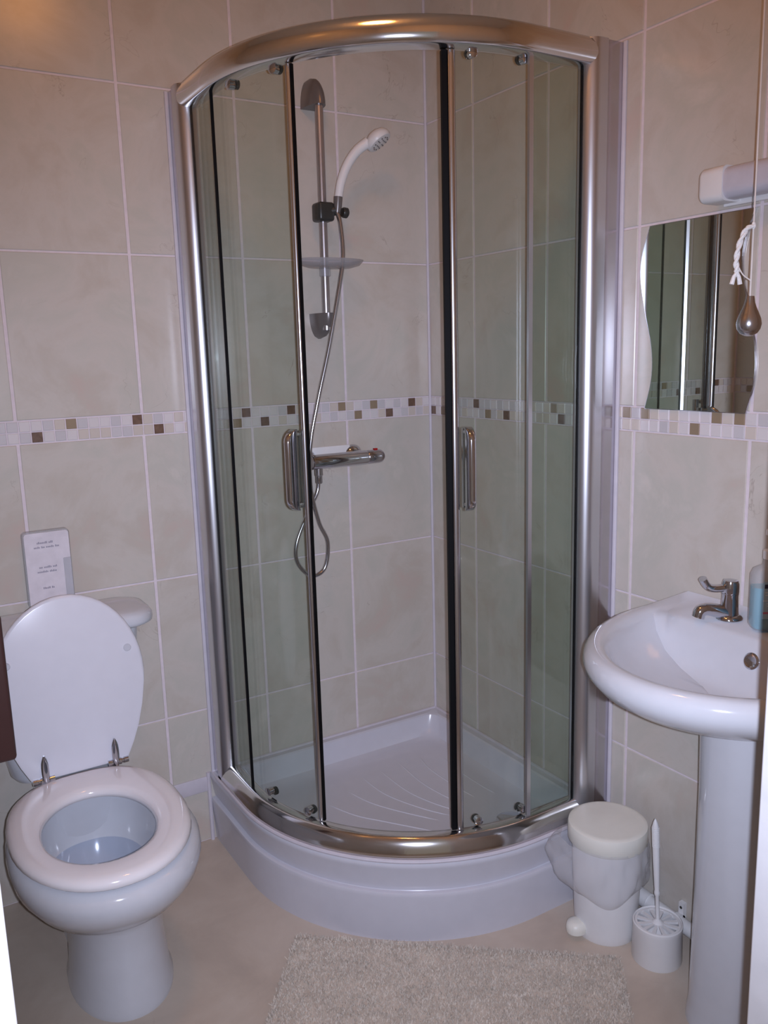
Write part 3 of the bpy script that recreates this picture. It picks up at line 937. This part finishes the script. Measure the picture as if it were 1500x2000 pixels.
lb = mk('label_panel', *flat(0.004, 0.062, 0.050, 0.074, 0.0004), 'label', bot, smooth=False)
mk('print', *flat(-0.004, 0.090, 0.030, 0.008, 0.0008), 'ink', lb, smooth=False)
mk('print', *merge(*[flat(-0.008 + 0.004 * (k % 3), 0.078 - k * 0.0055, 0.020 + 0.006 * (k % 2), 0.0016, 0.0008) for k in range(6)]), 'ink_white', lb, smooth=False)
mk('print', *flat(0.0, 0.037, 0.040, 0.004, 0.0008), 'ink_red', lb, smooth=False)
pump = mk('pump', *lathe((bx, by, bz + 0.14), [(0.015, 0), (0.015, 0.016), (0.006, 0.018), (0.006, 0.045), (0.012, 0.047), (0.012, 0.056), (0.004, 0.058)], 22), 'white_plastic', bot)
mk('pump_spout', *tube([Vector((bx, by, bz + 0.192)), Vector((bx, by, bz + 0.192)) - f3 * 0.03 + r3 * 0.01], 0.005, 12), 'white_plastic', pump)

# ------------------------------------------------------------------ mirror, light, cord on the right wall
MZ0_, MZ1_ = 1.246, 1.645
mir = thing('wall_mirror', (-0.004, -1.0, MZ0_), 'frameless mirror with wavy side edges hung above the wash basin', 'mirror')
lp_ = [(1.645, -0.869), (1.584, -0.849), (1.534, -0.8465), (1.461, -0.862), (1.381, -0.883), (1.313, -0.885), (1.246, -0.868)]


wl = spline([(0, y, z) for z, y in lp_], 7)
MW = 0.262
n = len(wl)
for nm, x0, x1, mm, ins in (('glass_plate', -0.001, -0.0045, 'chrome', 0.0), ('silvered_face', -0.0045, -0.0048, 'mirror', 0.0016)):
    V = []
    for x in (x0, x1):
        for p in wl:
            z = min(max(p.z, MZ0_ + ins), MZ1_ - ins)
            V.append((x, p.y - ins, z)); V.append((x, p.y - MW + ins, z))
    F = []
    for i in range(n - 1):
        a = 2 * i
        F.append((a, a + 2, a + 3, a + 1))
        b = 2 * n + a
        F.append((b, b + 1, b + 3, b + 2))
        F.append((a, b, b + 2, a + 2))
        F.append((a + 1, a + 3, b + 3, b + 1))
    F.append((0, 1, 2 * n + 1, 2 * n))
    F.append((2 * n - 2, 4 * n - 2, 4 * n - 1, 2 * n - 1))
    mk(nm, V, F, mm if mm == 'mirror' else 'satin', mir, smooth=False)

lt = thing('mirror_light', (-0.03, -1.25, 1.66), 'white tubular strip light on the wall above the mirror', 'light')


def lrings(y0, y1, rx=0.030, rz=0.0335, xc=-0.036, zc=1.702, rad=0.016, n=4):
    return [[(p[0], y, p[1]) for p in rrect(xc, zc, 2 * rx, 2 * rz, rad, n)] for y in (y0, y1)]


for s, ya, yb in ((1, -1.098, -1.040), (-1, -1.50, -1.44)):
    r_ = [[(p[0], y, p[1]) for p in rrect(-0.034, 1.692, 2 * (0.032 - i), 2 * (0.033 - i), 0.014, 4)] for y, i in ((ya, 0), (yb - 0.010 if s > 0 else yb, 0), (yb - 0.003, 0.003), (yb, 0.010))]
    if s < 0:
        r_ = [[(p[0], y, p[1]) for p in rrect(-0.034, 1.692, 2 * (0.032 - i), 2 * (0.033 - i), 0.014, 4)] for y, i in ((yb, 0), (ya + 0.010, 0), (ya + 0.003, 0.003), (ya, 0.010))]
    mk('end_cap', *loft(r_), 'white_plastic', lt, angle=50)
mk('diffuser', *loft([[(p[0], y, p[1]) for p in rrect(-0.035, 1.692, 0.058, 0.060, 0.020, 5)] for y in (-1.098, -1.44)]), 'diffuser', lt, angle=50)
box('mounting_plate', -0.010, -0.0005, -1.45, -1.06, 1.655, 1.667, 'white_plastic', lt, bevel=0.002)

CX, CY = -0.235, -1.294
pc = thing('pull_cord', (CX, CY, 1.40), 'white light pull cord with chrome bulb end hanging before the mirror', 'pull cord')
mk('cord', *tube([(CX, CY, 1.46), (CX, CY, ZC)], 0.0013, 8), 'cord', pc)
pl = mk('pull_bulb', *lathe((CX, CY, 1.398), [(0.001, 0), (0.007, 0.001), (0.014, 0.005), (0.0185, 0.012), (0.0202, 0.020), (0.0188, 0.029), (0.0148, 0.039), (0.0108, 0.048), (0.0082, 0.056), (0.0072, 0.063), (0.0066, 0.066), (0.001, 0.0665)], 32), 'strip_chrome', pc)
kz = 1.577
left = -RT
kp = spline([Vector((CX, CY, kz)), Vector((CX, CY, kz - 0.006)) + left * 0.012, Vector((CX, CY, kz - 0.030)) + left * 0.022, Vector((CX, CY, kz - 0.056)) + left * 0.026, Vector((CX, CY, kz - 0.074)) + left * 0.024], 6)
# two strands twisted round each other
for ph in (0, PI):
    st = []
    for i, p in enumerate(kp):
        a = i * 0.75 + ph
        u, w = frame_for(Vector((0, 0.2, -1)))
        st.append(p + (u * math.cos(a) + w * math.sin(a)) * 0.0022)
    mk('knot_tail', *tube(st, 0.0030, 8), 'rope', pc)
for dxx in (-0.008, 0.006):
    e = kp[-1]
    mk('frayed_end', *tube([e, e + left * (-dxx) * 0.6 + Vector((0, 0, -0.008)), e + left * (-dxx) + Vector((0, 0, -0.020))], [0.0026, 0.0034, 0.0040], 8), 'rope', pc)
mk('loose_strand', *tube(spline([kp[-1] + Vector((0, 0, 0.012)), kp[-1] + RT * 0.010 + Vector((0, 0, -0.004)), Vector((CX, CY, kz - 0.088))], 5), 0.0011, 6), 'cord', pc)
mk('knot', *lathe((CX, CY, kz - 0.006), [(0.001, 0), (0.0034, 0.003), (0.0038, 0.007), (0.0028, 0.011), (0.001, 0.013)], 12), 'rope', pc)

# ------------------------------------------------------------------ pedal bin and liner
BX, BY = -0.133, -0.908
binn = thing('pedal_bin', (BX, BY, 0), 'small white pedal bin standing between the shower tray and wash basin', 'bin')
mk('bin_body', *lathe((BX, BY, 0), [(0.072, 0), (0.074, 0.004), (0.0745, 0.02), (0.083, 0.245), (0.083, 0.25)], 44), 'white_plastic', binn)
mk('bin_lid', *lathe((BX, BY, 0.236), [(0.0895, 0), (0.0925, 0.004), (0.0930, 0.036), (0.0915, 0.043), (0.087, 0.046), (0.080, 0.0465), (0.04, 0.050), (0.001, 0.052)], 52), 'cream_plastic', binn)
vd = Vector((-0.80, -0.60, 0)).normalized()
box_dir = vd
pd = Vector((BX, BY, 0)) + Vector((-0.93, 0.16, 0)) * 0.088
pv = []
for sc_, zo in ((0.6, 0.0), (0.95, 0.003), (1.0, 0.012), (0.9, 0.021), (0.5, 0.025)):
    pv.append([pd + Vector((math.cos(a) * 0.027 * sc_, math.sin(a) * 0.024 * sc_, 0.012 + zo * 1.2)) for a in [2 * PI * k / 20 for k in range(20)]])
mk('pedal', *loft(pv), 'cream_plastic', binn, angle=60)
# rear hinge block
mk('hinge_block', *lathe((BX + 0.052, BY + 0.05, 0.225), [(0.016, 0), (0.016, 0.04)], 14), 'white_plastic', binn)

lv = thing('bin_liner', (BX, BY, 0.1), 'crumpled clear plastic bag folded over the rim of the pedal bin', 'bin liner')
rings = []
NS = 84
limg = math.atan2(0.52, -0.853)              # direction that shows as left in the picture
for q in range(13):
    t = q / 12
    z = 0.244 - 0.006 * t
    ring = []
    for k in range(NS):
        a = 2 * PI * k / NS
        da = math.atan2(math.sin(a - limg), math.cos(a - limg))
        bulge = math.exp(-(da / 0.75) ** 2)
        # lower edge droops unevenly
        drop = 0.125 + 0.016 * math.sin(2 * a + 0.6) + 0.006 * math.sin(5 * a) - 0.02 * bulge
        zz = 0.245 - drop * t
        puff = math.sin(PI * min(1, t * 0.92 + 0.08)) ** 0.7
        rr = 0.0885 + 0.010 * puff + 0.046 * bulge * puff + 0.0030 * puff * math.sin(15 * a + 4 * t) + 0.0020 * puff * math.sin(26 * a - 7 * t) + 0.003 * puff * math.sin(5 * a + 7 * t)
        if t > 0.85:
            rr -= 0.004 * (t - 0.85) / 0.15
        ring.append((BX + rr * math.cos(a), BY + rr * math.sin(a), zz))
    rings.append(ring)
mk('bag_skirt', *loft(rings, False, False), 'film', lv, angle=70)

# ------------------------------------------------------------------ toilet brush
HX, HY = -0.112, -1.047
hol = thing('brush_holder', (HX, HY, 0), 'short round white toilet brush holder on the floor by the pedestal', 'brush holder')
mk('pot', *lathe((HX, HY, 0), [(0.055, 0), (0.0565, 0.003), (0.0545, 0.08), (0.0555, 0.083), (0.0555, 0.091), (0.0530, 0.093), (0.0510, 0.091), (0.0500, 0.078), (0.049, 0.02), (0.001, 0.018)], 44, cap1=False), 'white_plastic', hol)
tb = thing('toilet_brush', (HX, HY, 0.02), 'white plastic toilet brush with tall textured handle in its round holder', 'toilet brush')
ht = Vector((-0.114, -1.032, 0.340)); hb = Vector((HX, HY, 0.088))
dz = ht - hb
hpts = [hb + dz * t for t in (0, 0.10, 0.26, 0.275, 0.30, 0.32, 0.36, 0.6, 0.85, 0.93, 0.97, 1.0)]
mk('handle', *tube(hpts, [0.0045, 0.0045, 0.0045, 0.0065, 0.0068, 0.0055, 0.0062, 0.0078, 0.0085, 0.0078, 0.005, 0.0015], 16), 'white_plastic', tb)
for k in range(12):
    p = hb + dz * (0.74 + 0.016 * k)
    mk('grip_rib', *tube([p - Vector((0.0, 0, 0.0008)), p + Vector((0, 0, 0.0008))], 0.0089, 14), 'white_plastic', tb)
rim = lathe((HX, HY, 0.084), [(0.0505, 0), (0.0505, 0.006), (0.0455, 0.0065), (0.0450, 0)], 40, cap0=False, cap1=False)
mk('cap_rim', *rim, 'white_plastic', tb)
mk('cap_hub', *lathe((HX, HY, 0.084), [(0.013, -0.002), (0.013, 0.005), (0.008, 0.010), (0.0045, 0.012)], 20), 'white_plastic', tb)
for k in range(12):
    a = 2 * PI * k / 12
    d = Vector((math.cos(a), math.sin(a), 0)); pq = Vector((-d.y, d.x, 0))
    b0 = Vector((HX, HY, 0.0865))
    V, F = loft([[b0 + d * r_ + pq * s1 * w_ + Vector((0, 0, s2 * 0.0025)) for s1, s2 in ((-1, -1), (1, -1), (1, 1), (-1, 1))] for r_, w_ in ((0.010, 0.0022), (0.047, 0.0045))])
    mk('cap_spoke', V, F, 'white_plastic', tb, smooth=False)
mk('bristle_head', *lathe((HX, HY, 0.021), [(0.02, 0), (0.036, 0.012), (0.038, 0.05), (0.026, 0.058), (0.006, 0.063)], 24), 'white_plastic', tb)

# ------------------------------------------------------------------ white waste pipe on the wall
pp = thing('waste_pipe', (-0.022, -1.0, 0.04), 'white plastic pipe running low along the wall behind the toilet brush', 'pipe')
mk('pipe_run', *tube([(-0.022, -0.82, 0.046), (-0.022, -1.19, 0.040)], 0.0165, 18), 'white_plastic', pp)
mk('pipe_socket', *tube([(-0.022, -0.905, 0.0448), (-0.022, -0.945, 0.0441)], 0.021, 18), 'white_plastic', pp)
cp = mk('pipe_clip', *merge(lathe((-0.022, -1.030, 0.0425), [(0.0205, -0.007), (0.0205, 0.007)], 18, (0, 1, 0)), box_vf(-0.012, -0.0005, -1.037, -1.023, 0.05, 0.088)), 'white_plastic', pp)
mk('screw', *lathe((-0.012, -1.030, 0.076), [(0.0035, 0), (0.0035, 0.0008), (0.001, 0.001)], 12, (-1, 0, 0)), 'dark_plastic', cp)

# ------------------------------------------------------------------ bath mat
ma = Vector((-0.783, -0.523)); mb = Vector((-0.186, -1.007))
eu = (mb - ma).normalized(); ev = Vector((eu.y, -eu.x))
if ev.dot(Vector((-0.178, -0.23))) < 0:
    ev = -ev
MLEN, MWID = (mb - ma).length, 0.50
mid = ma + eu * MLEN / 2 + ev * MWID / 2
mt = thing('bath_mat', (mid.x, mid.y, 0), 'cream tufted cotton bath mat lying in front of the shower tray', 'bath mat')


def mh(u_, v_):
    return 0.0065 + 0.0016 * math.sin(u_ * 23 + 2 * math.sin(v_ * 17)) * math.sin(v_ * 29 + 1.3) + 0.0010 * math.sin(u_ * 61 + v_ * 37)


NU, NV = 44, 28
V, F = [], []
for i in range(NU + 1):
    for j in range(NV + 1):
        u_, v_ = MLEN * i / NU, MWID * j / NV
        edge = min(i, NU - i, j, NV - j)
        wob = 0.003 * math.sin(v_ * 40) if i in (0, NU) else 0
        wob2 = 0.003 * math.sin(u_ * 33) if j in (0, NV) else 0
        p = ma + eu * (u_ + wob) + ev * (v_ + wob2)
        V.append((p.x, p.y, 0.0012 if edge == 0 else mh(u_, v_)))
for i in range(NU):
    for j in range(NV):
        a = i * (NV + 1) + j
        F.append((a, a + 1, a + NV + 2, a + NV + 1))
base = len(V)
mk('mat_base', V, F, 'matbase', mt)
V, F = [], []
rnd = random.Random(3)
for _ in range(42000):
    u_, v_ = rnd.uniform(0.002, MLEN - 0.002), rnd.uniform(0.002, MWID - 0.002)
    p = ma + eu * u_ + ev * v_
    z = mh(u_, v_) - 0.003
    hgt = rnd.uniform(0.005, 0.0095)
    a = rnd.uniform(0, 2 * PI)
    wx, wy = 0.0011 * math.cos(a), 0.0011 * math.sin(a)
    lx, ly = rnd.gauss(0, 0.0028), rnd.gauss(0, 0.0028)
    o = len(V)
    V += [(p.x - wx, p.y - wy, z), (p.x + wx, p.y + wy, z), (p.x + lx + wx * .8, p.y + ly + wy * .8, z + hgt), (p.x + lx - wx * .8, p.y + ly - wy * .8, z + hgt)]
    F.append((o, o + 1, o + 2, o + 3))
me = bpy.data.meshes.new('pile')
o0 = ORG[mt]
me.from_pydata([(x - o0.x, y - o0.y, z - o0.z) for x, y, z in V], [], F)
me.materials.append(MAT['mat'])
po = bpy.data.objects.new('pile', me)
COL.objects.link(po)
po.parent = mt
po['kind'] = 'stuff'
